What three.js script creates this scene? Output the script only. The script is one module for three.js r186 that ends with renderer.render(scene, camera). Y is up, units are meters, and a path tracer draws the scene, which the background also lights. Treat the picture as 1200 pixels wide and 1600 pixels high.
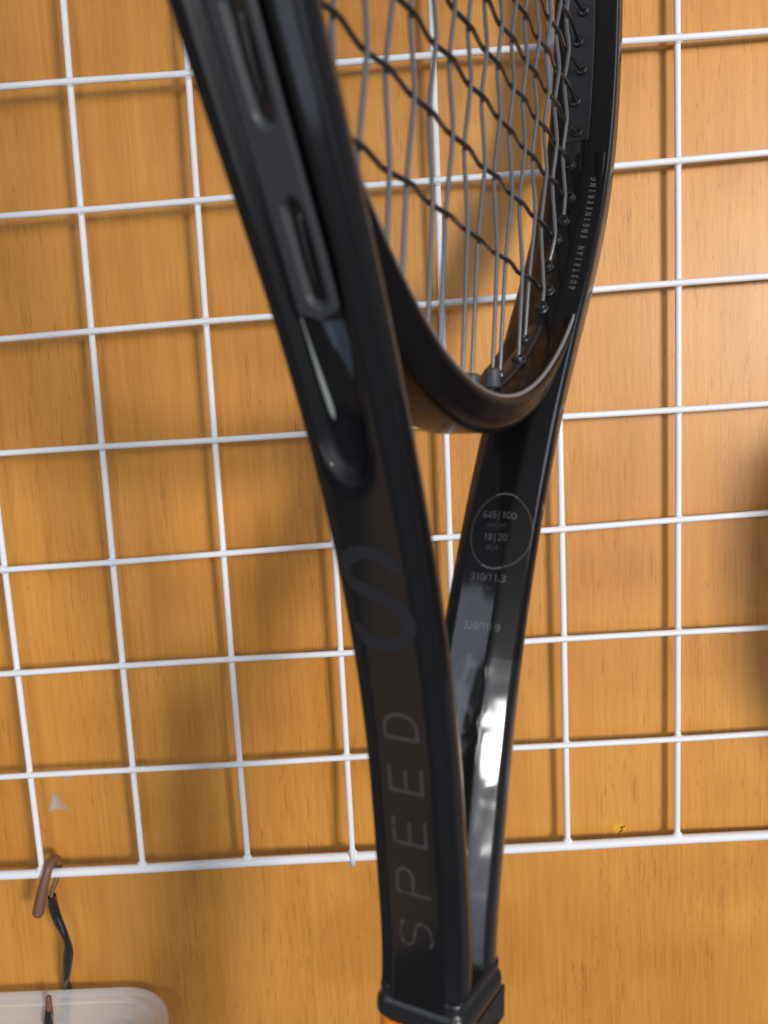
import * as THREE from 'three';
import { mergeGeometries } from 'three/addons/utils/BufferGeometryUtils.js';

// ---------------------------------------------------------------- camera, light, exposure
const MM = 0.001;
const scene = new THREE.Scene();
const camera = new THREE.PerspectiveCamera(63.2, 0.75, 0.02, 20);
const camAxes = new THREE.Matrix4().makeBasis(
  new THREE.Vector3(0.99821, -0.05766, -0.01568), new THREE.Vector3(0.05489, 0.98851, -0.14082), new THREE.Vector3(0.02362, 0.1397, 0.98991));
camera.quaternion.setFromRotationMatrix(camAxes);
camera.position.set(-21.28 * MM, 69.44 * MM, 408.6 * MM);
camera.focus = 0.37; camera.userData.fStop = 12;
scene.add(camera);
scene.background = new THREE.Color(0.08, 0.085, 0.10);            // the dim room behind the photographer

function areaLamp(x, y, z, w, h, color, power, tx = 0, ty = 0, tz = 0) {
  const l = new THREE.RectAreaLight(color, power, w, h);
  l.position.set(x, y, z); l.lookAt(tx, ty, tz); scene.add(l); return l;
}
areaLamp(0.8, 0.22, 1.48, 0.3, 0.26, 0xfffaf4, 78);               // ceiling tube light behind the photographer
areaLamp(-0.05, 0.5, 1.7, 0.3, 0.2, 0xfff6ea, 16);               // second lamp, straight behind the photographer
areaLamp(-1.74, 0.98, 1.5, 0.75, 1.6, 0xe4eeff, 2.0, 0, 0.1, 0.1); // tall daylight opening on the left
areaLamp(-2.25, -1.2, 1.5, 0.4, 1.7, 0xffd2a0, 0.34, -0.05, 0, 0.2); // added warm panel low on the left, standing in for a lit floor
areaLamp(1.7, 0.95, 0.5, 0.7, 0.9, 0xe6eeff, 2.6, 0, 0.05, 0.15); // added daylight panel far to the right, for glints on frame edges
areaLamp(0.62, 0.05, 2.7, 1.3, 2.4, 0xdde8ff, 1.15);              // added bluish panel behind the photographer, standing in for a pale wall

const renderer = new THREE.WebGLRenderer({ antialias: true });
renderer.toneMapping = THREE.LinearToneMapping;
renderer.toneMappingExposure = 1.18;
renderer.shadowMap.enabled = true;

// ---------------------------------------------------------------- helpers
let seed = 7;
const rnd = () => { seed = (seed * 1664525 + 1013904223) >>> 0; return seed / 4294967296; };
const clamp = (x, a, b) => Math.min(b, Math.max(a, x));
const sstep = (a, b, x) => { const t = clamp((x - a) / (b - a), 0, 1); return t * t * (3 - 2 * t); };
const lerp = (a, b, t) => a + (b - a) * t;
const V3 = (x, y, z) => new THREE.Vector3(x * MM, y * MM, z * MM);
const TAB = new Float32Array(65536); for (let i = 0; i < 65536; i++) TAB[i] = rnd();
function vnoise(x, y, px = 256, py = 256) {                        // value noise, periodic in px, py cells
  const x0 = Math.floor(x), y0 = Math.floor(y); let fx = x - x0, fy = y - y0;
  fx = fx * fx * (3 - 2 * fx); fy = fy * fy * (3 - 2 * fy);
  const xa = ((x0 % px) + px) % px, xb = (xa + 1) % px, ya = ((y0 % py) + py) % py, yb = (ya + 1) % py;
  const h = (a, b) => TAB[(a * 157 + b * 8461 + ((a * b) % 97) * 31) & 65535];
  return lerp(lerp(h(xa, ya), h(xb, ya), fx), lerp(h(xa, yb), h(xb, yb), fx), fy);
}
const toS = (c) => Math.round(255 * clamp(c <= 0.0031308 ? c * 12.92 : 1.055 * c ** (1 / 2.4) - 0.055, 0, 1));
const counts = {};
const numbered = (n) => { counts[n] = (counts[n] ?? -1) + 1; return counts[n] ? `${n}_${String(counts[n]).padStart(3, '0')}` : n; };
function mesh(name, geo, mat, parent) {
  const m = new THREE.Mesh(geo, mat); m.name = name; m.castShadow = m.receiveShadow = true; parent.add(m); return m;
}
function thing(name, label, category) {
  const g = new THREE.Group(); g.name = numbered(name); g.userData = { label, category }; scene.add(g); return g;
}
function tube(pts, r, seg, rad = 8, tension = 0.5) {
  const c = new THREE.CatmullRomCurve3(pts.map((p) => V3(...p)), false, tension === 0.5 ? 'centripetal' : 'catmullrom', tension);
  return new THREE.TubeGeometry(c, seg, r * MM, rad);
}
function canvasTex(w, h, draw, srgb = true) {
  const c = document.createElement('canvas'); c.width = w; c.height = h;
  const x = c.getContext('2d'); draw(x, w, h);
  const t = new THREE.CanvasTexture(c); if (srgb) t.colorSpace = THREE.SRGBColorSpace; t.anisotropy = 8; return t;
}
const std = (o) => new THREE.MeshPhysicalMaterial(o);

// ---------------------------------------------------------------- the board behind: varnished plywood
const SHEET = 0.74;                                                 // metres of board per texture
function woodTextures() {
  const N = 2048, col = new Uint8Array(N * N * 4), bmp = new Uint8Array(N * N * 4);
  const pore = new Float32Array(N * N);
  const px = N / SHEET;                                             // pixels per metre
  const stroke = (x, y, len, amp, wid, drift) => {                  // one fine dark pore running with the grain
    for (let k = 0; k < len; k++) {
      const t = k / len, e = Math.sin(Math.PI * t), xx = x + drift * k + 0.5 * Math.sin(k * 0.05);
      for (let d = -2; d <= 2; d++) {
        const g = Math.exp(-(((xx + d) - Math.round(xx + d) + d) ** 2) / (wid * wid));
        const xi = ((Math.round(xx) + d) % N + N) % N, yi = ((Math.round(y) + k) % N + N) % N;
        pore[yi * N + xi] = Math.max(pore[yi * N + xi], amp * e * g);
      }
    }
  };
  for (let i = 0; i < 15000; i++) {
    const x = rnd() * N, y = rnd() * N;
    if (vnoise(x / 90, y / 260, 23, 8) < 0.42) continue;
    stroke(x, y, 6 + rnd() * rnd() * 60, 0.12 + 0.5 * rnd() * rnd(), 0.75, 0.02 * (rnd() - 0.5));
  }
  // a broken dark grain line, left of the racket throat, and a few lesser ones
  const P = (mx, my) => [(mx / 1000 / SHEET + 0.5) * N, (my / 1000 / SHEET + 0.5) * N];
  for (let i = 0; i < 260; i++) {
    const t = i / 260, my = 52 - 95 * t, mx = -71.5 + 6.5 * t * t + 1.1 * Math.sin(t * 14) + (rnd() - 0.5) * 2.4;
    const [x, y] = P(mx, my); if (rnd() < 0.5) stroke(x + (rnd() - 0.5) * 7, y, 4 + rnd() * 12, 0.14 + 0.4 * rnd() * rnd(), 0.7, -0.03);
  }
  for (const [mx, my, n, sp] of [[-60, 175, 30, 2], [-140, 20, 24, 3], [120, -70, 26, 3], [88, -142, 30, 0.9], [98, -186, 20, 0.9], [-108, -215, 22, 2], [40, 120, 18, 2], [60, -240, 22, 3], [132, -210, 30, 3], [-20, -230, 20, 3]])
    for (let i = 0; i < n; i++) { const [x, y] = P(mx + (rnd() - 0.5) * sp, my + (rnd() - 0.5) * sp * 9); stroke(x, y, 6 + rnd() * 26, 0.16 + 0.3 * rnd(), 0.7, 0.02 * (rnd() - 0.5)); }
  for (let j = 0; j < N; j++) for (let i = 0; i < N; i++) {
    const wob = 5 * vnoise(i / 128, j / 256, 16, 8);
    const a = vnoise((i + wob) / 64, j / 512, 32, 4), b = vnoise((i + wob) / 16, j / 256, 128, 8), c = vnoise((i + wob) / 4, j / 128 + 7, 256, 16), d = vnoise(i / 1.6 + 31, j / 42, 256, 49);
    const big = vnoise(i / 256 + 3, j / 341.33 + 9, 8, 6), mid = vnoise(i / 64 + 50, j / 64, 32, 32);
    let t = 0.5 + 0.2 * (a - 0.5) + 0.16 * (b - 0.5) + 0.22 * (c - 0.5) + 0.3 * (d - 0.5) + 0.62 * (big - 0.5) + 0.42 * (mid - 0.5);
    t = clamp(t, 0, 1);
    const k = j * N + i, p = clamp(pore[k], 0, 0.8);
    const R = lerp(0.47, 0.68, t) * (1 - 0.72 * p), G = lerp(0.19, 0.318, t) * (1 - 0.84 * p), B = lerp(0.027, 0.062, t) * (1 - 0.85 * p);
    col[4 * k] = toS(R); col[4 * k + 1] = toS(G); col[4 * k + 2] = toS(B); col[4 * k + 3] = 255;
    const fine = vnoise(i / 2 + 77, j / 9, 256, 228);
    const h = clamp(0.62 + 0.3 * (d - 0.5) + 0.35 * (fine - 0.5) + 0.1 * (c - 0.5) - 0.5 * p, 0, 1);
    bmp[4 * k] = bmp[4 * k + 1] = bmp[4 * k + 2] = Math.round(255 * h); bmp[4 * k + 3] = 255;
  }
  const make = (d, s) => { const t = new THREE.DataTexture(d, N, N); t.wrapS = t.wrapT = THREE.MirroredRepeatWrapping; t.magFilter = THREE.LinearFilter; t.minFilter = THREE.LinearMipmapLinearFilter; t.generateMipmaps = true; if (s) t.colorSpace = THREE.SRGBColorSpace; t.needsUpdate = true; return t; };
  return [make(col, true), make(bmp, false)];
}
const [woodMap, woodBump] = woodTextures();
const woodMat = std({ map: woodMap, bumpMap: woodBump, bumpScale: 0.00011, roughness: 0.46, specularIntensity: 0.6, clearcoat: 0.3, clearcoatRoughness: 0.36 });
{
  const W = 1.48, X1 = 0.185, g = new THREE.BoxGeometry(W / 2 + X1, W, 0.018).translate((X1 - W / 2) / 2, 0, 0);
  const uv = g.attributes.uv, p = g.attributes.position;
  for (let i = 0; i < p.count; i++) uv.setXY(i, p.getX(i) / SHEET + 0.5, p.getY(i) / SHEET + 0.5);
  const wall = new THREE.Group(); wall.name = 'wall'; wall.userData = { kind: 'structure', label: 'varnished orange plywood board behind the white wire grid' }; scene.add(wall); wall.rotation.y = -0.026; wall.position.z = 0.0042;   // the grid hangs a little closer to the board on the right
  mesh('board', g, woodMat, wall).position.set(0, 0, -0.009);
  const flat = (pts, z) => { const s = new THREE.Shape(); pts.forEach(([x, y], i) => (i ? s.lineTo(x * MM, y * MM) : s.moveTo(x * MM, y * MM))); return new THREE.ExtrudeGeometry(s, { depth: z * MM, bevelEnabled: false }); };
  const tape = std({ color: new THREE.Color(0.98, 0.9, 0.78), transparent: true, opacity: 0.2, roughness: 0.5 });
  const scraps = [['pale triangular scrap of tape residue', [[-213.6, -126.6], [-211.6, -128.2], [-209.3, -132.6], [-205.0, -137.9], [-208.2, -137.3], [-211, -137.6], [-214.1, -137.4], [-217.8, -138.6], [-216.6, -135.1], [-215.9, -131.9]], 0.10],
    [null, [[-213.4, -128], [-211.2, -132.4], [-209.8, -136.2], [-213, -136.6], [-216.6, -137.6], [-215.2, -133.3]], 0.16], [null, [[-213.2, -130], [-212.4, -133.6], [-213.4, -136], [-215.6, -136.6], [-214.3, -132.6]], 0.22],
    ['small pale scrap of tape residue', [[-207.5, -117.4], [-204.4, -117.7], [-201.6, -118.4], [-202.6, -119.8], [-204.8, -121.4], [-206.2, -119.6]], 0.12], ['tiny pale scrap of tape residue', [[-181, -119], [-178, -119.4], [-179.3, -122.4]], 0.12]];
  for (const [lab, pts, z] of scraps) { const m = mesh('tape_residue', flat(pts, z), tape, wall); if (lab) m.userData.label = lab; }
  const knot = mesh('knot_patch', flat(Array.from({ length: 22 }, (_, i) => { const a = i / 22 * 6.283, r = 3.6 + 0.5 * Math.sin(3 * a + 1) + 0.35 * Math.sin(7 * a); return [80.2 + r * Math.cos(a), -158.0 + r * 0.85 * Math.sin(a)]; }), 0.25), std({ color: new THREE.Color(0.7, 0.37, 0.045), roughness: 0.7, specularIntensity: 0.3 }), wall);
  knot.userData.label = 'round yellow filler spot in the board';
  const dk = std({ color: new THREE.Color(0.13, 0.06, 0.015), roughness: 0.8 });
  for (const [x, y, r] of [[81.6, -157.4, 0.6], [82.8, -156.7, 0.45], [80.9, -159.4, 0.5], [81.9, -158.8, 0.4], [80.2, -160.6, 0.35]])
    mesh('knot_hole', flat(Array.from({ length: 9 }, (_, i) => [x + r * 1.3 * Math.cos(i * 0.698), y + r * Math.sin(i * 0.698)]), 0.45), dk, wall);
}

// ---------------------------------------------------------------- white wire grid
const ZG = 16;                                                      // height of the wires above the board
{
  const grid = thing('wire_grid_panel', 'white coated wire grid panel hung flat against the varnished board', 'wire grid');
  const white = std({ color: new THREE.Color(0.80, 0.83, 0.87), roughness: 0.55, specularIntensity: 0.7 });
  const C = 54, PX = [[-199.6, -200.2], [-147.9, -152], [-98.6, -102], [-49, -52.4], [2.6, -2.4], [50.8, 48.2], [102, 99.0]];
  const HY = [[199, 200.4], [148.4, 152.8], [98.3, 103.4], [48.6, 50.7], [-2.6, 2.4], [-51, -48.5], [-100.8, -98.3], [-150, -148]];
  const bend = [0.3, 0.9, 0.6, 0.3, -0.2, -0.3, -0.5];
  const xs = (c, r) => { const t = r / 7, e = PX[clamp(c, 0, 6)], sh = (c < 0 ? c : c > 6 ? c - 6 : 0) * 50; return 1.08 * (lerp(e[0], e[1], t) + sh - (bend[clamp(c, 0, 6)] ?? 0) * 4 * t * (1 - t)); };
  const ys = (r, c) => { const e = HY[clamp(r, 0, 7)], sh = (r < 0 ? -r : 0) * 50; return 1.08 * (lerp(e[0], e[1], (c - 1) / 5) + sh + 0.25 * Math.sin(c * 1.7 + r * 2.3)); };
  const weld = new THREE.SphereGeometry(1, 10, 8);
  for (let c = -2; c <= 8; c++) {
    const pts = [];
    for (let r = -2; r <= 7; r++) pts.push([xs(c, r), ys(r, c), ZG - 0.85 + 0.15 * Math.sin(c + r)]);
    if (c === 3) { const e = pts[pts.length - 1]; e[2] = ZG + 2.9; pts[pts.length - 2][2] = ZG - 0.6; pts.push([e[0] - 0.2, e[1] - 2.4, ZG + 2.6], [e[0] - 0.3, e[1] - 3.6, ZG + 0.9]); }
    mesh('wire', tube(pts, 1.5, 60, 10), white, grid);
  }
  for (let r = -2; r <= 7; r++) {
    const pts = []; for (let c = -2; c <= 8; c++) pts.push([xs(c, r), ys(r, c), ZG + 0.85]);
    if (r === 7) for (const p of pts) p[2] = ZG + 0.2;
    mesh(r === 7 ? 'bottom_rail' : 'wire', tube(pts, r === 7 ? 2.35 : 1.5, 60, r === 7 ? 14 : 10), white, grid);
    for (let c = -2; c <= 8; c++) {
      const w = mesh('weld', weld, white, grid); w.position.copy(V3(xs(c, r), ys(r, c) + (r === 7 ? 1.7 : 0), ZG)); w.rotation.z = 0.785 * (c % 2);
      w.scale.set(...(r === 7 ? [2.6, 2.6, 1.9] : [2.2 + 0.4 * rnd(), 2.2 + 0.35 * rnd(), 1.9]).map((q) => q * MM));
    }
  }
  for (const s of [-1, 1]) { const x = s < 0 ? xs(-2, 3) : xs(8, 3); mesh('side_rail', tube([[x, ys(7, 3), ZG], [x, ys(3, 3), ZG], [x, ys(-2, 3), ZG]], 3.5, 8, 12), white, grid); }
}

// ---------------------------------------------------------------- the racket (all in mm in its own frame: u across, v along, w through)
const RA = 126.63, RB = 169.83, VC = 516.83;
const TABLE = [];
{
  const kv = [196, 228, 260, 292, 324, 356, 388, 420, 452, 480, 511, 542], ku = [8, 12.4, 19.23, 29.46, 43.08, 59.86, 79.99, 100.58, 116.13];
  for (const v of kv.slice(9)) ku.push(RA * Math.sqrt(1 - ((v - VC) / RB) ** 2));
  const n = kv.length, h = kv.slice(1).map((v, i) => v - kv[i]), a = new Array(n), b = new Array(n), c = new Array(n), d = new Array(n), M = new Array(n);   // cubic spline, upright at the handle
  b[0] = 2 * h[0]; c[0] = h[0]; d[0] = 6 * (ku[1] - ku[0]) / h[0]; a[n - 1] = 0; b[n - 1] = 1; d[n - 1] = 0;
  for (let i = 1; i < n - 1; i++) { a[i] = h[i - 1]; b[i] = 2 * (h[i - 1] + h[i]); c[i] = h[i]; d[i] = 6 * ((ku[i + 1] - ku[i]) / h[i] - (ku[i] - ku[i - 1]) / h[i - 1]); }
  for (let i = 1; i < n; i++) { const w = a[i] / b[i - 1]; b[i] -= w * (c[i - 1] ?? 0); d[i] -= w * d[i - 1]; }
  M[n - 1] = d[n - 1] / b[n - 1]; for (let i = n - 2; i >= 0; i--) M[i] = (d[i] - c[i] * M[i + 1]) / b[i];
  for (let k = 0; k <= 400; k++) {
    const v = lerp(196, 480, k / 400); let i = 0; while (kv[i + 1] < v) i++;
    const p = v - kv[i], q = kv[i + 1] - v;
    TABLE.push([(M[i] * q ** 3 + M[i + 1] * p ** 3) / (6 * h[i]) + (ku[i] / h[i] - M[i] * h[i] / 6) * q + (ku[i + 1] / h[i] - M[i + 1] * h[i] / 6) * p, v]);
  }
  const t0 = Math.asin((VC - 480) / RB);
  for (let i = 1; i <= 600; i++) { const t = t0 + (-Math.PI / 2 - t0) * i / 600; TABLE.push([RA * Math.cos(t), VC - RB * Math.sin(t)]); }
}
const ARC = [0]; for (let i = 1; i < TABLE.length; i++) ARC.push(ARC[i - 1] + Math.hypot(TABLE[i][0] - TABLE[i - 1][0], TABLE[i][1] - TABLE[i - 1][1]));
const ST = ARC[ARC.length - 1];
function arm(s) {                                                   // right-hand centre line: point and outward normal at arc length s
  if (s < 0) { const q = arm(0); return { ...q, u: q.u - s * q.nv * 0, v: q.v + s }; }
  s = clamp(s, 0, ST); let lo = 0, hi = ARC.length - 1;
  while (hi - lo > 1) { const m = (lo + hi) >> 1; if (ARC[m] <= s) lo = m; else hi = m; }
  const f = (s - ARC[lo]) / (ARC[hi] - ARC[lo] || 1), a = TABLE[lo], b = TABLE[hi];
  const tan = (i) => { const p = TABLE[Math.max(0, i - 3)], q = TABLE[Math.min(TABLE.length - 1, i + 3)], l = Math.hypot(q[0] - p[0], q[1] - p[1]); return [(q[0] - p[0]) / l, (q[1] - p[1]) / l]; };
  const ta = tan(lo), tb = tan(hi); let tx = lerp(ta[0], tb[0], f), ty = lerp(ta[1], tb[1], f); const l = Math.hypot(tx, ty); tx /= l; ty /= l;
  return { u: lerp(a[0], b[0], f), v: lerp(a[1], b[1], f), nu: ty, nv: -tx };
}
const side = (f, sg) => (s) => { const q = f(s); return { u: sg * q.u, v: q.v, nu: sg * q.nu, nv: q.nv }; };
const whole = (t) => (t < 0 ? side(arm, -1)(ST + t) : arm(ST - t));  // t from -ST (left collar) over the top to ST
const sOf = (t) => ST - Math.abs(t);
const HR = (s) => lerp(7.3, 6.5, sstep(10, 130, s)), HW = (s) => lerp(11.7, 13.0, sstep(120, 260, s));
const groove = (s, b) => { const gh = lerp(6.4, 8.2, sstep(145, 195, s)), mid = -0.5 - 1.3 * sstep(195, 150, s), d = s > 152 ? Math.abs(b - mid) : Math.hypot((152 - s) * 0.55, b - mid); return 3.0 * sstep(gh + 0.4, gh - 2.2, d); };
const facet = (s, b) => (b < 0 ? 1.0 : 2.0) * clamp((Math.abs(b) - 7.7 - sstep(150, 250, s)) / (HW(s) - 8.7 - sstep(150, 250, s)), 0, 1);
const outerA = (s, b) => HR(s) - facet(s, b) - groove(s, b);
const innerCut = (s) => lerp(4.4, 2.6, sstep(120, 260, s));
const innerA = (s, b) => -HR(s) + (b < 0 ? 1.2 * clamp((-b - 8) / (HW(s) - 8.4), 0, 1) : innerCut(s) * clamp((b - 5) / (HW(s) - 5.4), 0, 1)) - 0.15 * sstep(5, 0, Math.abs(b));
function beam(s) {                                                  // one cross-section of the frame, counter-clockwise (a outward, b through)
  const hr = HR(s), hw = HW(s), r = 1.1, pts = [], e = hw - 1, so = hr - facet(s, hw), sb = hr - facet(s, -hw), si = -hr + innerCut(s), sj = -hr + 1.2;
  for (let i = 0; i <= 38; i++) { const b = -e + 2 * e * i / 38; pts.push([outerA(s, b), b]); }
  for (let i = 1; i <= 4; i++) { const t = Math.PI / 2 * i / 4; pts.push([so - r + r * Math.cos(t), e + (hw - e) * Math.sin(t)]); }
  for (let i = 1; i < 5; i++) pts.push([lerp(so - r, si + 0.5, i / 5), hw + 0.12 * Math.sin(Math.PI * i / 5)]);
  for (let i = 0; i <= 24; i++) { const b = (hw - 0.4) * (1 - 2 * i / 24); pts.push([innerA(s, b), b]); }
  for (let i = 1; i < 5; i++) pts.push([lerp(sj + 0.5, sb - r, i / 5), -hw - 0.12 * Math.sin(Math.PI * i / 5)]);
  for (let i = 0; i < 4; i++) { const t = Math.PI / 2 * i / 4; pts.push([sb - r + r * Math.sin(t), -e - (hw - e) * Math.cos(t)]); }
  return pts;
}
function sweep(path, prof, ts, caps = true) {                       // skin of cross-sections along a path in the plane of the racket
  const n = ts.length, K = prof(ts[0]).length, pos = [], uv = [], idx = [];
  let run = 0, last = null; const mids = [];
  for (const t of ts) {
    const f = path(t), p = prof(t); if (last) run += Math.hypot(f.u - last.u, f.v - last.v); last = f; mids.push([f.u, f.v]);
    let per = 0;
    for (let k = 0; k <= K; k++) { const [a, b] = p[k % K]; if (k) per += Math.hypot(a - p[k - 1][0], b - p[k - 1][1]); pos.push((f.u + a * f.nu) * MM, (f.v + a * f.nv) * MM, b * MM); uv.push(per * MM, run * MM); }
  }
  for (let i = 0; i < n - 1; i++) for (let k = 0; k < K; k++) { const a = i * (K + 1) + k, b = a + K + 1; idx.push(a, b, a + 1, a + 1, b, b + 1); }
  const g = new THREE.BufferGeometry();
  g.setAttribute('position', new THREE.Float32BufferAttribute(pos, 3)); g.setAttribute('uv', new THREE.Float32BufferAttribute(uv, 2)); g.setIndex(idx); g.computeVertexNormals();
  const N = g.attributes.normal, P = g.attributes.position; let dir = 0;
  for (let i = 0; i < n; i++) {
    const a = i * (K + 1), b = a + K, q = [N.getX(a) + N.getX(b), N.getY(a) + N.getY(b), N.getZ(a) + N.getZ(b)], l = Math.hypot(...q) || 1;
    N.setXYZ(a, q[0] / l, q[1] / l, q[2] / l); N.setXYZ(b, q[0] / l, q[1] / l, q[2] / l);
    for (let k = 0; k < K; k++) dir += N.getZ(a + k) * P.getZ(a + k);
  }
  if (dir < 0) { const ix = g.index.array; for (let i = 0; i < ix.length; i += 3) { const q = ix[i]; ix[i] = ix[i + 1]; ix[i + 1] = q; } for (let i = 0; i < N.array.length; i++) N.array[i] *= -1; }
  if (!caps) return g;
  const cap = (row, ahead) => {
    const cp = [], ci = [], o = row * (K + 1); let cx = 0, cy = 0, cz = 0;
    for (let k = 0; k < K; k++) { cx += P.getX(o + k) / K; cy += P.getY(o + k) / K; cz += P.getZ(o + k) / K; }
    cp.push(cx, cy, cz); for (let k = 0; k <= K; k++) cp.push(P.getX(o + k), P.getY(o + k), P.getZ(o + k));
    for (let k = 0; k < K; k++) ci.push(0, k + 1, k + 2);
    const c = new THREE.BufferGeometry(); c.setAttribute('position', new THREE.Float32BufferAttribute(cp, 3)); c.setAttribute('uv', new THREE.Float32BufferAttribute(new Array(cp.length / 3 * 2).fill(0), 2)); c.setIndex(ci); c.computeVertexNormals();
    const m = mids[row], q = mids[row + ahead], nn = c.attributes.normal;
    if (nn.getX(0) * (q[0] - m[0]) + nn.getY(0) * (q[1] - m[1]) > 0) { const ix = c.index.array; for (let i = 0; i < ix.length; i += 3) { const w = ix[i]; ix[i] = ix[i + 1]; ix[i + 1] = w; } c.computeVertexNormals(); }
    return c;
  };
  return mergeGeometries([g, cap(0, 1), cap(n - 1, -1)]);
}
const range = (a, b, step) => { const n = Math.max(2, Math.ceil(Math.abs(b - a) / step)); return Array.from({ length: n + 1 }, (_, i) => lerp(a, b, i / n)); };

const racket = thing('tennis_racket', 'glossy black tennis racket hanging edge-on in front of the wire grid', 'tennis racket');
racket.applyMatrix4(new THREE.Matrix4().makeBasis(new THREE.Vector3(0.45214, -0.15192, -0.87891), new THREE.Vector3(0.07839, 0.98834, -0.13052), new THREE.Vector3(0.88849, -0.00988, 0.45878)).setPosition(-33.01 * MM, -281.92 * MM, 221.53 * MM));
racket.updateMatrix();

// faint ripple in the lacquer, so that reflections are not ruler straight
const ripple = (() => { const N = 512, d = new Uint8Array(N * N * 4); for (let j = 0; j < N; j++) for (let i = 0; i < N; i++) { const h = 0.5 + 0.6 * (vnoise(i / 64, j / 64, 8, 8) - 0.5) + 0.2 * (vnoise(i / 16 + 9, j / 32, 32, 16) - 0.5) + 0.05 * (vnoise(i / 3, j / 3, 170, 170) - 0.5), k = 4 * (j * N + i); d[k] = d[k + 1] = d[k + 2] = 255 * clamp(h, 0, 1); d[k + 3] = 255; } const t = new THREE.DataTexture(d, N, N); t.wrapS = t.wrapT = THREE.RepeatWrapping; t.magFilter = THREE.LinearFilter; t.repeat.set(12, 12); t.needsUpdate = true; return t; })();
const lacquer = std({ color: new THREE.Color(0.004, 0.0042, 0.005), roughness: 0.4, specularIntensity: 0.25, clearcoat: 0.85, clearcoatRoughness: 0.09, bumpMap: ripple, bumpScale: 0.00008 });
const hoopPaint = std({ color: new THREE.Color(0.005, 0.0044, 0.005), roughness: 0.4, specularIntensity: 0.25, clearcoat: 0.6, clearcoatRoughness: 0.1, bumpMap: ripple, bumpScale: 0.00006 });
const bridgePaint = std({ color: new THREE.Color(0.0045, 0.0038, 0.0044), roughness: 0.4, specularIntensity: 0.15, clearcoat: 0.26, clearcoatRoughness: 0.07, bumpMap: ripple, bumpScale: 0.00006 });
const nylon = std({ color: new THREE.Color(0.034, 0.038, 0.043), roughness: 0.45 });
const rubber = std({ color: new THREE.Color(0.014, 0.0148, 0.0165), roughness: 0.27, specularIntensity: 0.8 });
const mainMat = std({ color: new THREE.Color(0.075, 0.08, 0.088), roughness: 0.3, clearcoat: 0.5, clearcoatRoughness: 0.2 });
const crossMat = std({ color: new THREE.Color(0.012, 0.0115, 0.012), roughness: 0.28, clearcoat: 0.6, clearcoatRoughness: 0.15 });

const S1 = 262;                                                     // where the shafts become the hoop
for (const sg of [-1, 1]) mesh('shaft', sweep(side(arm, sg), beam, range(-11, S1, 1.5)), lacquer, racket).userData.label = sg < 0 ? 'shaft of the racket nearest the camera, with large lettering' : 'far shaft of the racket, with small white specifications';
mesh('hoop', sweep(whole, (t) => beam(sOf(t)), range(-(ST - S1), ST - S1, 1.6), false), hoopPaint, racket);

// the bridge that closes the hoop over the throat
const ell = (t) => { const x = Math.cos(t) / RA, y = Math.sin(t) / RB, l = Math.hypot(x, y); return { u: RA * Math.cos(t), v: VC - RB * Math.sin(t), nu: x / l, nv: -y / l }; };
mesh('throat_bridge', sweep(ell, (t) => {
  const m = sstep(0.75, 1.15, Math.min(t, Math.PI - t)), hr = lerp(6.3, 8.0, m), ho = lerp(-1.2, 3.2, m), ro = clamp(ho + 3, 1.5, 5), hw = lerp(11.6, 12.0, m), pts = [], n = 5;
  const c = (a0, b0, r, from) => { for (let i = 0; i <= n; i++) { const q = from + Math.PI / 2 * i / n; pts.push([a0 + r * Math.cos(q), b0 + r * Math.sin(q)]); } };
  c(ho - ro, hw - 1 - ro, ro, 0); pts.push([lerp(ho - ro, -hr + 2.6, 0.35), hw - 0.35], [lerp(ho - ro, -hr + 2.6, 0.7), hw]); c(-hr + 2.6, hw - 2.6, 2.6, Math.PI / 2); for (let i = 1; i < 6; i++) pts.push([-hr, lerp(hw - 2.6, -hw + 2.6, i / 6)]); c(-hr + 2.6, -hw + 2.6, 2.6, Math.PI); pts.push([lerp(ho - ro, -hr + 2.6, 0.7), -hw], [lerp(ho - ro, -hr + 2.6, 0.35), -hw + 0.35]); c(ho - ro, -hw + 1 + ro, ro, 1.5 * Math.PI);
  return pts;
}, range(0.33, Math.PI - 0.33, 0.02)), bridgePaint, racket);

// pale highlight along the inner rim of the bridge, put into colour
{
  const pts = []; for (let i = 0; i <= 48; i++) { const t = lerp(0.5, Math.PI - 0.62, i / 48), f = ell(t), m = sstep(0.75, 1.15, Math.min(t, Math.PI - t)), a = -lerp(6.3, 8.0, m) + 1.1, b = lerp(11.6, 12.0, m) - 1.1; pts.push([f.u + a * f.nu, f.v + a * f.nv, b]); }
  mesh('rim_highlight', tube(pts, 0.72, 110, 8), std({ color: new THREE.Color(0.2, 0.195, 0.2), roughness: 0.35 }), racket).userData.label = 'pale painted highlight along the throat bridge';
}

// where the two shafts join above the handle
{
  const s = new THREE.Shape(), q = [[-8, 187], [8, 187], [6, 204], [2.5, 207], [0, 204], [-2.5, 207], [-6, 204]]; q.forEach(([x, y], i) => (i ? s.lineTo(x * MM, y * MM) : s.moveTo(x * MM, y * MM)));
  const g = new THREE.ExtrudeGeometry(s, { depth: 16 * MM, bevelEnabled: true, bevelThickness: 0.7 * MM, bevelSize: 0.6 * MM, bevelSegments: 2 }); g.translate(0, 0, -9.5 * MM);
  mesh('throat_joint', g, lacquer, racket);
}

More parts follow.
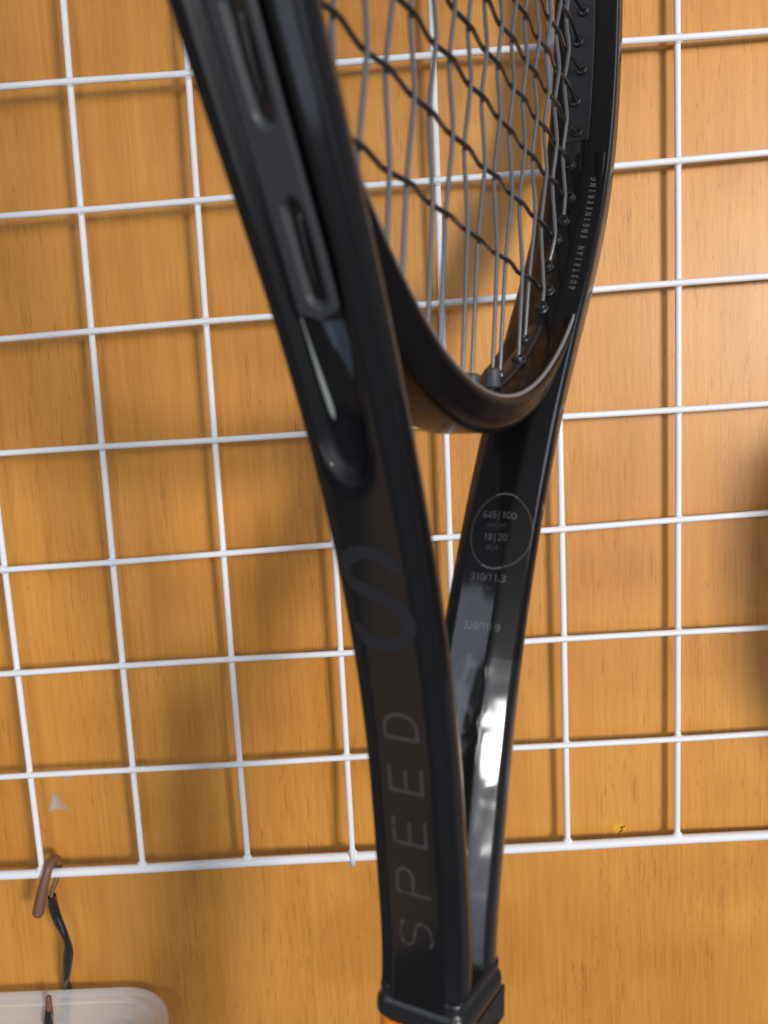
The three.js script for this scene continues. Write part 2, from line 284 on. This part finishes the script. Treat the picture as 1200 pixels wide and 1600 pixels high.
// outer grommet strip lying in the groove, with sunk string slots
const slotAt = (s) => { const k = Math.round((s - 192) / 34.6); return { c: 192 + 34.6 * k, k }; };
{
  const strip = (t) => {
    const s = sOf(t), { c } = slotAt(s), hr = HR(s), top = hr - 1.25, pts = [], wd = 4.9 * sstep(178.4, 180, s) + 0.4;
    pts.push([hr - 3.3, -0.5 - wd]);
    for (let i = 0; i <= 22; i++) { const b = -wd + 2 * wd * i / 22, dx = Math.max(0, Math.abs(s - c) - 8.4), d = Math.hypot(dx, b - 0.8), e = sstep(wd, wd - 0.9, Math.abs(b)); pts.push([top - 0.5 * (1 - e) - 2.6 * sstep(2.3, 1.5, d), b - 0.5]); }
    pts.push([hr - 3.3, -0.5 + wd]);
    return pts;
  };
  const st = mesh('outer_grommet_strip', sweep(whole, strip, range(-(ST - 178), ST - 178, 0.9)), nylon, racket);
  for (const k of [0, 1, 2]) {
    const c = 192 + 34.6 * k, L = side(arm, -1), P = (s, a, b) => { const f = L(s); return [f.u + a * f.nu, f.v + a * f.nv, b]; }, h = HR(c);
    mesh('string_loop', tube([P(c - 8.5, h - 6, -0.9), P(c - 7, h - 3.4, 0), P(c - 3, h - 2.7, 0.1), P(c + 3, h - 2.7, 0.3), P(c + 7, h - 3.4, 0.4), P(c + 8.5, h - 6, 0.4)], 0.7, 24, 6), crossMat, st);
  }
  const L = side(arm, -1), P = (s, a, b) => { const f = L(s); return [f.u + a * f.nu, f.v + a * f.nv, b]; };
  const glint = tube([P(180, 4.3, -5.4), P(172, 4.1, -5.2), P(164, 3.9, -4.8), P(155.5, 3.7, -4.2)], 1, 30, 8), tp = glint.attributes.position, tc = new THREE.CatmullRomCurve3([P(180, 4.3, -5.4), P(172, 4.1, -5.2), P(164, 3.9, -4.8), P(155.5, 3.7, -4.2)].map((q) => V3(...q)), false, 'centripetal'), tv = new THREE.Vector3();
  for (let i = 0; i <= 30; i++) { const m = tc.getPointAt(i / 30), w = 0.12 + 0.55 * sstep(0, 0.85, i / 30) * sstep(1, 0.93, i / 30); for (let k = 0; k <= 8; k++) { tv.fromBufferAttribute(tp, i * 9 + k).sub(m).multiplyScalar(w).add(m); tp.setXYZ(i * 9 + k, tv.x, tv.y, tv.z); } }
  glint.computeVertexNormals();
  mesh('groove_glint', glint, std({ color: new THREE.Color(0.20, 0.23, 0.22), roughness: 0.3 }), st);  // pale sliver added for the highlight on the groove edge
}

// strings
const AI = RA - 6.7, BI = RB - 6.7;
const mainU = Array.from({ length: 18 }, (_, i) => 11.8 * (i - 8.5));
const crossV = [402, 424.5, 443.5, 458.5, 472.5, 486, 499, 511, 523, 535, 547, 559, 571, 583, 595, 607, 620, 633, 646, 660];
const halfV = (u) => BI * Math.sqrt(1 - (u / AI) ** 2), halfU = (v) => AI * Math.sqrt(Math.max(0, 1 - ((v - VC) / BI) ** 2));
const holes = [];
const seat = (u) => { const t = Math.acos(Math.min(1, Math.abs(u) / AI)); return 1.7 * sstep(0.75, 1.15, t); };   // the bridge is deeper in its middle
const INNER = []; for (let q = 110; q <= 330; q += 1) { const f = arm(q); INNER.push([f.u - HR(q) * f.nu, f.v - HR(q) * f.nv]); }   // inner face of the lower hoop
const innerAt = (key, val) => { for (let i = 1; i < INNER.length; i++) { const a = INNER[i - 1], b = INNER[i]; if (a[key] <= val && b[key] >= val) return lerp(a[1 - key], b[1 - key], (val - a[key]) / (b[key] - a[key] || 1)); } return null; };
mainU.forEach((u, i) => {
  const lo = Math.max(VC - halfV(u) + seat(u), innerAt(0, Math.abs(u)) ?? 0), hi = VC + halfV(u), pts = [[u + (Math.abs(u) > 60 ? -Math.sign(u) * 0 : 0), lo - 1, (i % 2 ? 1 : -1) * 1.0 - 1.6]];
  crossV.forEach((v, j) => { if (v > lo + 5 && v < hi - 5) pts.push([u + 0.3 * Math.sin(i * 3.1 + j * 1.9), v, ((i + j) % 2 ? 1 : -1) * 0.72 - 0.8]); });
  pts.push([u, hi + 1, (i % 2 ? 1 : -1) * 1.0 - 0.8]);
  mesh('main_string', tube(pts, 0.7, pts.length * 6, 8, 0.3), mainMat, racket);
  holes.push([u, lo, 0, pts[0][2], Math.abs(u) < 36], [u, hi, 0, 0, false]);
});
crossV.forEach((v, j) => {
  const h = Math.min(halfU(v), innerAt(1, v) ?? 999), pts = [[-h - 1, v, (j % 2 ? 1 : -1) * 0.9 - 0.8]];
  mainU.forEach((u, i) => { if (Math.abs(u) < h - 4) pts.push([u, v + 0.25 * Math.sin(i * 2.3 + j), ((i + j) % 2 ? -1 : 1) * 0.68 - 0.8]); });
  pts.push([h + 1, v, (j % 2 ? -1 : 1) * 0.9 - 0.8]);
  mesh('cross_string', tube(pts, 0.76, pts.length * 6, 8, 0.3), crossMat, racket);
  holes.push([-h, v, 0, pts[0][2], false], [h, v, 0, pts[pts.length - 1][2], false]);
});
{
  const lat = (h, r) => new THREE.LatheGeometry([[0.75, -0.5], [0.75, h - 0.15], [0.95, h], [r - 0.5, h], [r - 0.15, h - 0.25], [r, h - 0.9], [r + 0.1, 0.3], [r + 0.7, -0.3]].map(([x, y]) => new THREE.Vector2(x * MM, y * MM)), 16);
  const ring = lat(2.0, 2.3), barrel = lat(5.6, 2.6);
  for (const [u, v, , w, big] of holes) {
    const n = new THREE.Vector3(-u / AI ** 2, -(v - VC) / BI ** 2, 0).normalize();
    if (big) n.set(0, 1, 0);
    const m = mesh('grommet', big ? barrel : ring, big ? nylon : rubber, racket);
    m.position.set(u * MM, v * MM, w * MM); m.quaternion.setFromUnitVectors(new THREE.Vector3(0, 1, 0), n);
  }
  const inner = (half, mid, th) => (t) => { const hr = HR(sOf(t)), a = -hr - 0.1; return [[a + 1, mid - half], [a - th + 0.25, mid - half], [a - th, mid - half + 0.35], [a - th - 0.15, mid], [a - th, mid + half - 0.35], [a - th + 0.25, mid + half], [a + 1, mid + half]]; };
  mesh('inner_grommet_strip', sweep(whole, inner(5.2, -0.8, 0.55), range(-(ST - 297), ST - 297, 2)), std({ color: new THREE.Color(0.009, 0.010, 0.012), roughness: 0.5 }), racket);
  const low = (t) => { const a = -lerp(6.3, 8.0, sstep(0.75, 1.15, Math.min(t, Math.PI - t))), mid = -1.4, half = 3.2, th = 0.7; return [[a + 1, mid - half], [a - th, mid - half + 0.3], [a - th - 0.2, mid], [a - th, mid + half - 0.3], [a + 1, mid + half]]; };
  mesh('bridge_grommet_strip', sweep(ell, low, range(0.16, Math.PI - 0.16, 0.025)), rubber, racket);
}

// printing on the frame
function decal(name, sg, out, s0, s1, b0, b1, mat, label, lift = 0.07) {
  const L = side(arm, sg), ns = 36, nb = 16, pos = [], uv = [], idx = [];
  for (let i = 0; i <= ns; i++) for (let k = 0; k <= nb; k++) {
    const s = lerp(s0, s1, i / ns), b = lerp(b0, b1, k / nb), f = L(s);
    const a = out ? outerA(s, b) + lift : innerA(s, b) - lift;
    pos.push((f.u + a * f.nu) * MM, (f.v + a * f.nv) * MM, b * MM); uv.push(k / nb, i / ns);
  }
  for (let i = 0; i < ns; i++) for (let k = 0; k < nb; k++) { const a = i * (nb + 1) + k, b = a + nb + 1; idx.push(a, a + 1, b, a + 1, b + 1, b); }
  const g = new THREE.BufferGeometry(); g.setAttribute('position', new THREE.Float32BufferAttribute(pos, 3)); g.setAttribute('uv', new THREE.Float32BufferAttribute(uv, 2)); g.setIndex(idx); g.computeVertexNormals();
  const N = g.attributes.normal, want = (out ? 1 : -1) * L((s0 + s1) / 2).nu;
  if (N.getX(5 * (nb + 1) + 8) * want < 0) { const ix = g.index.array; for (let i = 0; i < ix.length; i += 3) { const q = ix[i]; ix[i] = ix[i + 1]; ix[i + 1] = q; } g.computeVertexNormals(); }
  const m = mesh(name, g, mat, racket); m.castShadow = false; if (label) m.userData.label = label; return m;
}
const ink = (tex, o) => std({ alphaMap: tex, transparent: true, roughness: 0.35, clearcoat: 1, clearcoatRoughness: 0.08, ...o });
const mask = (w, h, draw) => canvasTex(w, h, (x) => { x.fillStyle = '#000'; x.fillRect(0, 0, w, h); x.fillStyle = x.strokeStyle = '#fff'; draw(x); }, false);
{ // SPEED, read from the handle upwards
  const k = 16, w = 12 * k, h = 72 * k;                             // 12 mm by 72 mm
  const t = mask(w, h, (x) => {
    x.lineWidth = 0.92 * k; x.lineCap = 'butt'; x.lineJoin = 'miter';
    const L = (s0, draw) => { x.save(); x.translate(0, h - s0 * k); x.rotate(-Math.PI / 2); draw(); x.restore(); };   // letter box: x 0..7.5 along, y 1.2..10.8 across
    const y0 = 1.6 * k, y1 = 10.6 * k, ym = 6.1 * k, W = 7.2 * k;
    L(0, () => { x.beginPath(); x.moveTo(W, y0 + 1.2 * k); x.bezierCurveTo(W - 1.5 * k, y0 - 0.6 * k, 0.3 * k, y0 - 0.6 * k, 0.6 * k, y0 + 2.4 * k); x.bezierCurveTo(0.9 * k, ym, W, ym - 1 * k, W, y1 - 2.4 * k); x.bezierCurveTo(W, y1 + 0.7 * k, 1.2 * k, y1 + 0.7 * k, 0.2 * k, y1 - 1.2 * k); x.stroke(); });
    L(14.6, () => { x.beginPath(); x.moveTo(0.5 * k, y1 + 0.5 * k); x.lineTo(0.5 * k, y0); x.lineTo(4.4 * k, y0); x.bezierCurveTo(W + 0.6 * k, y0, W + 0.6 * k, ym, 4.4 * k, ym); x.lineTo(0.5 * k, ym); x.stroke(); });
    for (const s of [28, 42]) L(s, () => { x.beginPath(); x.moveTo(W, y0); x.lineTo(0.5 * k, y0); x.lineTo(0.5 * k, y1); x.lineTo(W, y1); x.moveTo(0.5 * k, ym); x.lineTo(W - 0.8 * k, ym); x.stroke(); });
    L(56.4, () => { x.beginPath(); x.moveTo(0.5 * k, y0); x.lineTo(0.5 * k, y1); x.lineTo(3 * k, y1); x.bezierCurveTo(W + 1 * k, y1, W + 1 * k, y0, 3 * k, y0); x.closePath(); x.stroke(); });
    x.fillStyle = x.strokeStyle = '#000';                            // lowest letters broken up: scuffs, with glare loss painted in too
    for (let i = 0; i < 150; i++) { const q = rnd() ** 1.8, yy = h - q * 34 * k, xx = rnd() * w; x.globalAlpha = 0.35 + 0.5 * rnd(); x.lineWidth = (0.2 + 0.5 * rnd()) * k; x.beginPath(); x.moveTo(xx, yy); x.lineTo(xx + (rnd() - 0.5) * 2 * k, yy + (rnd() - 0.5) * 4 * k); x.stroke(); }
    x.globalAlpha = 1;
  });
  decal('lettering', -1, true, 12.3, 88.5, -6.2, 5.8, ink(t, { color: new THREE.Color(0.027, 0.028, 0.033) }), 'grey word SPEED along the near shaft');
}
{ // dull patch added over the groove end, hides the lamp glint
  const t = mask(128, 160, (x) => { x.translate(64, 82); x.scale(0.8, 1); const g = x.createRadialGradient(0, 0, 46, 0, 0, 78); g.addColorStop(0, '#fff'); g.addColorStop(1, '#000'); x.fillStyle = g; x.fillRect(-90, -90, 180, 180); });
  decal('groove_end_patch', -1, true, 136, 160, -10.2, 6.4, std({ alphaMap: t, transparent: true, color: new THREE.Color(0.005, 0.0062, 0.0095), roughness: 0.55, specularIntensity: 0.4 }), 'dull blue black patch added over the groove end of the near shaft');
}
{ // bluish reflection painted on the floor of the groove, below the end of the strip
  const t = mask(64, 192, (x) => { x.beginPath(); x.moveTo(6, 6); x.lineTo(58, 6); x.lineTo(60, 70); x.lineTo(56, 120); x.lineTo(46, 186); x.lineTo(30, 110); x.lineTo(16, 76); x.closePath(); x.fill(); });
  decal('groove_reflection', -1, true, 164, 178, -1.6, 4.6, ink(t, { color: new THREE.Color(0.055, 0.075, 0.10), roughness: 0.5, clearcoat: 0.2 }), 'blue grey reflection painted in the groove of the near shaft');
}
{ // the big rounded S mark
  const k = 16, w = 21 * k, h = 30 * k;
  const t = mask(w, h, (x) => {
    x.lineWidth = 3.5 * k; x.lineCap = 'round'; x.beginPath();
    x.moveTo(17 * k, 6.2 * k); x.bezierCurveTo(14.5 * k, 1.6 * k, 2.6 * k, 1.2 * k, 2.6 * k, 8.2 * k); x.bezierCurveTo(2.6 * k, 14.4 * k, 18.4 * k, 12.6 * k, 18.4 * k, 21.2 * k); x.bezierCurveTo(18.4 * k, 28.4 * k, 5 * k, 28.4 * k, 3.4 * k, 23.4 * k); x.stroke();
  });
  decal('emblem', -1, true, 95.5, 126.5, -11, 8.6, ink(t, { color: new THREE.Color(0.011, 0.013, 0.017), roughness: 0.5, clearcoat: 0.3, clearcoatRoughness: 0.3 }), 'dark grey rounded S shaped mark on the near shaft');
}
{ // specifications on the inner side of the far shaft
  const k = 18, w = 20 * k, h = 54 * k;                             // b -8..12, s 83..137
  const t = mask(w, h, (x) => {
    const X = (b) => (b + 8) * k, Y = (s) => h - (s - 83) * k;
    x.lineWidth = 0.32 * k; x.globalAlpha = 0.55; x.beginPath(); x.ellipse(X(2), Y(119.5), 9.2 * k, 12.4 * k, 0, 0, 7); x.stroke(); x.globalAlpha = 1;
    x.lineWidth = 0.5 * k; x.beginPath(); x.ellipse(X(2), Y(119.5), 9.2 * k, 12.4 * k, 0, -1.9, -1.15); x.stroke(); x.beginPath(); x.ellipse(X(2), Y(119.5), 9.2 * k, 12.4 * k, 0, 1.25, 2.0); x.stroke();
    x.textAlign = 'center'; x.textBaseline = 'middle';
    const T = (s, b, str, size, al) => { x.globalAlpha = al; x.font = `${size * k}px sans-serif`; x.save(); x.translate(X(b), Y(s)); x.scale(0.92, 1); x.fillText(str, 0, 0); x.restore(); };
    T(124.6, 1, '645|100', 3.1, 0.8); T(121.2, 0.8, 'cm\u00b2|in\u00b2', 2.2, 0.45);
    T(117.2, 1, '18|20', 3.1, 0.8); T(113.8, 0.5, 'M|X', 2.2, 0.45);
    T(104.2, 0.8, '310/11.3', 3.1, 0.85); T(101, 0.8, 'g  oz', 2.2, 0.45);
    T(92.5, 0.8, '315', 1.9, 0); T(89.2, 1.2, '320/10.9', 3.1, 0.85);
  });
  decal('lettering', 1, false, 85.4, 139.4, -8, 12, ink(t, { color: new THREE.Color(0.09, 0.092, 0.098) }), 'small grey specifications inside a ring on the far shaft');
}
{ // AUSTRIAN ENGINEERING on the inner side of the far hoop
  const k = 16, w = 5 * k, h = 70 * k;
  const t = mask(w, h, (x) => { x.translate(w / 2, h / 2); x.rotate(-Math.PI / 2); x.font = `bold ${3.0 * k}px sans-serif`; x.textBaseline = 'middle'; const str = 'AUSTRIAN ENGINEERING', n = str.length, st = 67 * k / n; x.textAlign = 'center'; for (let i = 0; i < n; i++) x.fillText(str[i], (i - (n - 1) / 2) * st, 0); });
  decal('lettering', 1, false, 219, 281, 5.8, 10.8, ink(t, { color: new THREE.Color(0.085, 0.085, 0.09) }), 'tiny grey words AUSTRIAN ENGINEERING along the hoop', 0.1);
}

// clear protective film left on the far shaft, wrinkled
{
  const film = (s) => { const p = beam(s), o = [], K = p.length; for (let k = 0; k < K; k++) { const [a, b] = p[k], l = Math.hypot(a / HR(s), b / HW(s)) || 1; const wr = 0.35 + 0.85 * sstep(0.45, 0.9, vnoise(s / 9 + 40, k / 7)) * vnoise(s / 4, k / 4 + 20) + 0.5 * sstep(0.55, 0.8, vnoise(s / 13, k / 11 + 60)); o.push([a + wr * Math.sign(a) * Math.min(1, Math.abs(a) / HR(s)) , b + 0.25 * b / HW(s)]); } return o; };
  mesh('protective_film', sweep(side(arm, 1), film, range(-4, 83, 0.8), false), std({ color: 0xffffff, transmission: 1, thickness: 0, roughness: 0.18, ior: 1.5, specularIntensity: 0.6 }), racket).userData.label = 'clear wrinkled plastic film around the far shaft';
}

// rubber collar, grip, butt cap
{
  const ringPts = (hu, hv, r, n = 6) => { const pts = []; for (let q = 0; q < 4; q++) for (let i = 0; i <= n; i++) { const t = (q + i / n) * Math.PI / 2, cx = (q === 0 || q === 3 ? 1 : -1) * (hu - r), cy = (q < 2 ? 1 : -1) * (hv - r); pts.push([cx + r * Math.cos(t), cy + r * Math.sin(t)]); } return pts; };
  const stack = (rows) => sweep((i) => ({ u: 0, v: rows[i][0], nu: 1, nv: 0 }), (i) => ringPts(rows[i][1], rows[i][2], rows[i][3]), rows.map((_, i) => i));
  mesh('rubber_collar', stack([[194.6, 13.6, 10.8, 3], [194.7, 14.6, 11.9, 3.2], [194.3, 15.1, 12.3, 3.3], [193.4, 15.2, 12.4, 3.3], [192.2, 15.1, 12.3, 3.3], [191.4, 15.2, 12.4, 3.4], [190.8, 15.5, 12.8, 3.6], [190.2, 15.8, 13.1, 3.8], [189.2, 15.95, 13.25, 3.9], [188.4, 16, 13.3, 4], [187, 15.95, 13.25, 4], [186.2, 15.7, 13, 4], [185.8, 15.2, 12.5, 4], [185.7, 14.2, 11.6, 3.5]]), rubber, racket);
  const oct = (hu, hv) => ringPts(hu, hv, 6, 2);
  const grip = mesh('grip', sweep((v) => ({ u: 0, v, nu: 1, nv: 0 }), (v) => { const k = 0.35 * Math.max(0, Math.cos(v / 24 * 6.283)); return oct(16.2 - k, 13.6 - k); }, range(178.2, 8, 2)), std({ color: new THREE.Color(0.012, 0.012, 0.013), roughness: 0.7 }), racket);
  const orange = std({ color: new THREE.Color(0.9, 0.27, 0.015), roughness: 0.5 });
  mesh('finishing_tape', sweep((v) => ({ u: 0, v, nu: 1, nv: 0 }), () => oct(15.9, 13.2), [185.6, 182, 178]), orange, grip);
  mesh('grip_wrap', new THREE.BoxGeometry(21 * MM, 9 * MM, 1.2 * MM).translate(5.2 * MM, 181.2 * MM, 12.65 * MM), std({ color: new THREE.Color(0.014, 0.012, 0.012), roughness: 0.6 }), grip);
  mesh('butt_cap', stack([[9, 16.6, 14, 6], [4, 18, 15.2, 6], [0.6, 18.2, 15.4, 6], [0, 17, 14.4, 6]]), rubber, racket);
}

// ---------------------------------------------------------------- wire tie over the bottom rail, and the tray it holds
{
  const tie = thing('wire_tie', 'black twisted wire tie with bare brown ends hooked over the bottom rail', 'wire tie');
  const brown = std({ color: new THREE.Color(0.17, 0.085, 0.05), roughness: 0.5 });
  const black = std({ color: new THREE.Color(0.012, 0.012, 0.012), roughness: 0.22, clearcoat: 0.6, clearcoatRoughness: 0.1 });
  const taper = (pts, r0, r1, seg, rad = 10, twist = 0) => {        // round bar whose radius runs r0 > r1, with optional twist lobes
    const g = tube(pts, 1, seg, rad), p = g.attributes.position, c = new THREE.CatmullRomCurve3(pts.map((q) => V3(...q)), false, 'centripetal'), v = new THREE.Vector3();
    for (let i = 0; i <= seg; i++) { const t = i / seg, m = c.getPointAt(t); for (let k = 0; k <= rad; k++) { const n = i * (rad + 1) + k, r = lerp(r0, r1, t) * (1 + twist * Math.cos(2 * (k / rad * 6.283) + t * 26) + 0.4 * twist * Math.sin(t * 47)); v.fromBufferAttribute(p, n).sub(m).multiplyScalar(r).add(m); p.setXYZ(n, v.x, v.y, v.z); } }
    g.computeVertexNormals(); return g;
  };
  mesh('bare_end', taper([[-216.4, -178.8, 24], [-215.2, -173.5, 23.4], [-212.6, -164.5, 22], [-210.5, -157.6, 19.4], [-209.8, -155.9, 16], [-209.4, -157.4, 11.6], [-209.6, -163, 10.6], [-210.6, -168.5, 13.4], [-212.4, -173.5, 15.4], [-212.9, -177, 15.8]], 2.9, 1.0, 70), brown, tie);
  mesh('bare_end', new THREE.SphereGeometry(2.9 * MM, 12, 8).translate(-216.4 * MM, -178.8 * MM, 24 * MM), brown, tie);
  mesh('coated_wire', taper([[-212.6, -175.5, 15.6], [-212.8, -180, 15.4], [-211.2, -190, 15], [-208.2, -200, 15], [-207.9, -206, 14.6], [-210, -216, 13.4], [-213, -225, 10.5], [-215, -232, 6.6], [-216.5, -240, 3.8], [-218, -250, 3.6], [-219.2, -256, 6], [-220, -258, 12], [-221.4, -255, 17.5], [-221.4, -248, 18.4], [-220.2, -237.5, 18.2]], 2.25, 2.1, 180, 12, 0.17), black, tie);
  mesh('bare_end', taper([[-220.3, -238.5, 18.2], [-219.9, -234.5, 18.1], [-219.8, -231.2, 18]], 1.75, 1.5, 8), brown, tie);
  mesh('bare_end', new THREE.SphereGeometry(1.5 * MM, 10, 8).translate(-219.8 * MM, -231.2 * MM, 18 * MM), brown, tie);
}
{
  const tray = thing('plastic_tray', 'translucent white plastic tray with rounded rim below the wire grid', 'tray');
  const pl = std({ color: new THREE.Color(0.9, 0.92, 0.93), roughness: 0.28, transmission: 0.6, thickness: 0, clearcoat: 0.4, clearcoatRoughness: 0.15 });
  const loop = (inset, y) => { const x0 = -345 + inset, x1 = -153 - inset, z0 = 7.5 + inset, z1 = 118 - inset, r = 30 - inset * 0.6, o = []; for (const [cx, cz, a] of [[x1 - r, z1 - r, 0], [x0 + r, z1 - r, 1], [x0 + r, z0 + r, 2], [x1 - r, z0 + r, 3]]) for (let i = 0; i <= 10; i++) { const t = (a + i / 10) * Math.PI / 2; o.push([cx + r * Math.cos(t), y, cz + r * Math.sin(t)]); } return o; };
  const skin = (rows, closed) => { const pos = [], idx = [], K = rows[0].length; rows.forEach((r) => r.forEach((p) => pos.push(p[0] * MM, p[1] * MM, p[2] * MM))); for (let i = 0; i < rows.length - 1; i++) for (let k = 0; k < K; k++) { const a = i * K + k, b = i * K + (k + 1) % K; idx.push(a, a + K, b, b, a + K, b + K); } if (closed) { const o = (rows.length - 1) * K; for (let k = 1; k < K - 1; k++) idx.push(o, o + k + 1, o + k); } const g = new THREE.BufferGeometry(); g.setAttribute('position', new THREE.Float32BufferAttribute(pos, 3)); g.setIndex(idx); g.computeVertexNormals(); return g; };
  mesh('rim', skin([loop(0.6, -239.2), loop(0, -238.6), loop(0, -235.0), loop(0.5, -234.2), loop(1.5, -234.0), loop(3.2, -234.8), loop(5.2, -236.2), loop(6, -237.4), loop(6, -239.0)], false), pl, tray);
  mesh('tray_body', skin([loop(6.1, -237.6), loop(6.6, -242.6), loop(7.6, -246.0), loop(9.4, -247.0), loop(11, -264.6), loop(13, -290.6), loop(17, -293.6), loop(24, -294.6)], true), pl, tray);
}

// ---------------------------------------------------------------- unseen blocker added beyond the right edge, so that its shade falls into view
{
  const added_pouch = thing('added_pouch', 'black padded shape added unseen beyond the right edge to shade the board', 'added_pouch');
  const cloth = std({ color: new THREE.Color(0.02, 0.02, 0.022), roughness: 0.9 });
  const g = new THREE.SphereGeometry(1, 40, 28), p = g.attributes.position;
  for (let i = 0; i < p.count; i++) { const q = [p.getX(i), p.getY(i), p.getZ(i)].map((c) => Math.sign(c) * Math.abs(c) ** 0.55); p.setXYZ(i, q[0] * 0.085, q[1] * 0.085, q[2] * 0.05); }
  g.computeVertexNormals();
  mesh('added_pouch_body', g, cloth, added_pouch).position.set(0.264, -0.02, 0.078);
  mesh('hanging_loop', tube([[258, 60, 84], [259, 96, 50], [260, 108, 26], [260, 110, 16], [260, 104, 12.5], [263, 84, 40], [266, 60, 78]], 2.2, 40, 8), cloth, added_pouch);
}

scene.traverse((o) => { if (o.isMesh) { o.castShadow = true; o.receiveShadow = true; } });
renderer.render(scene, camera);
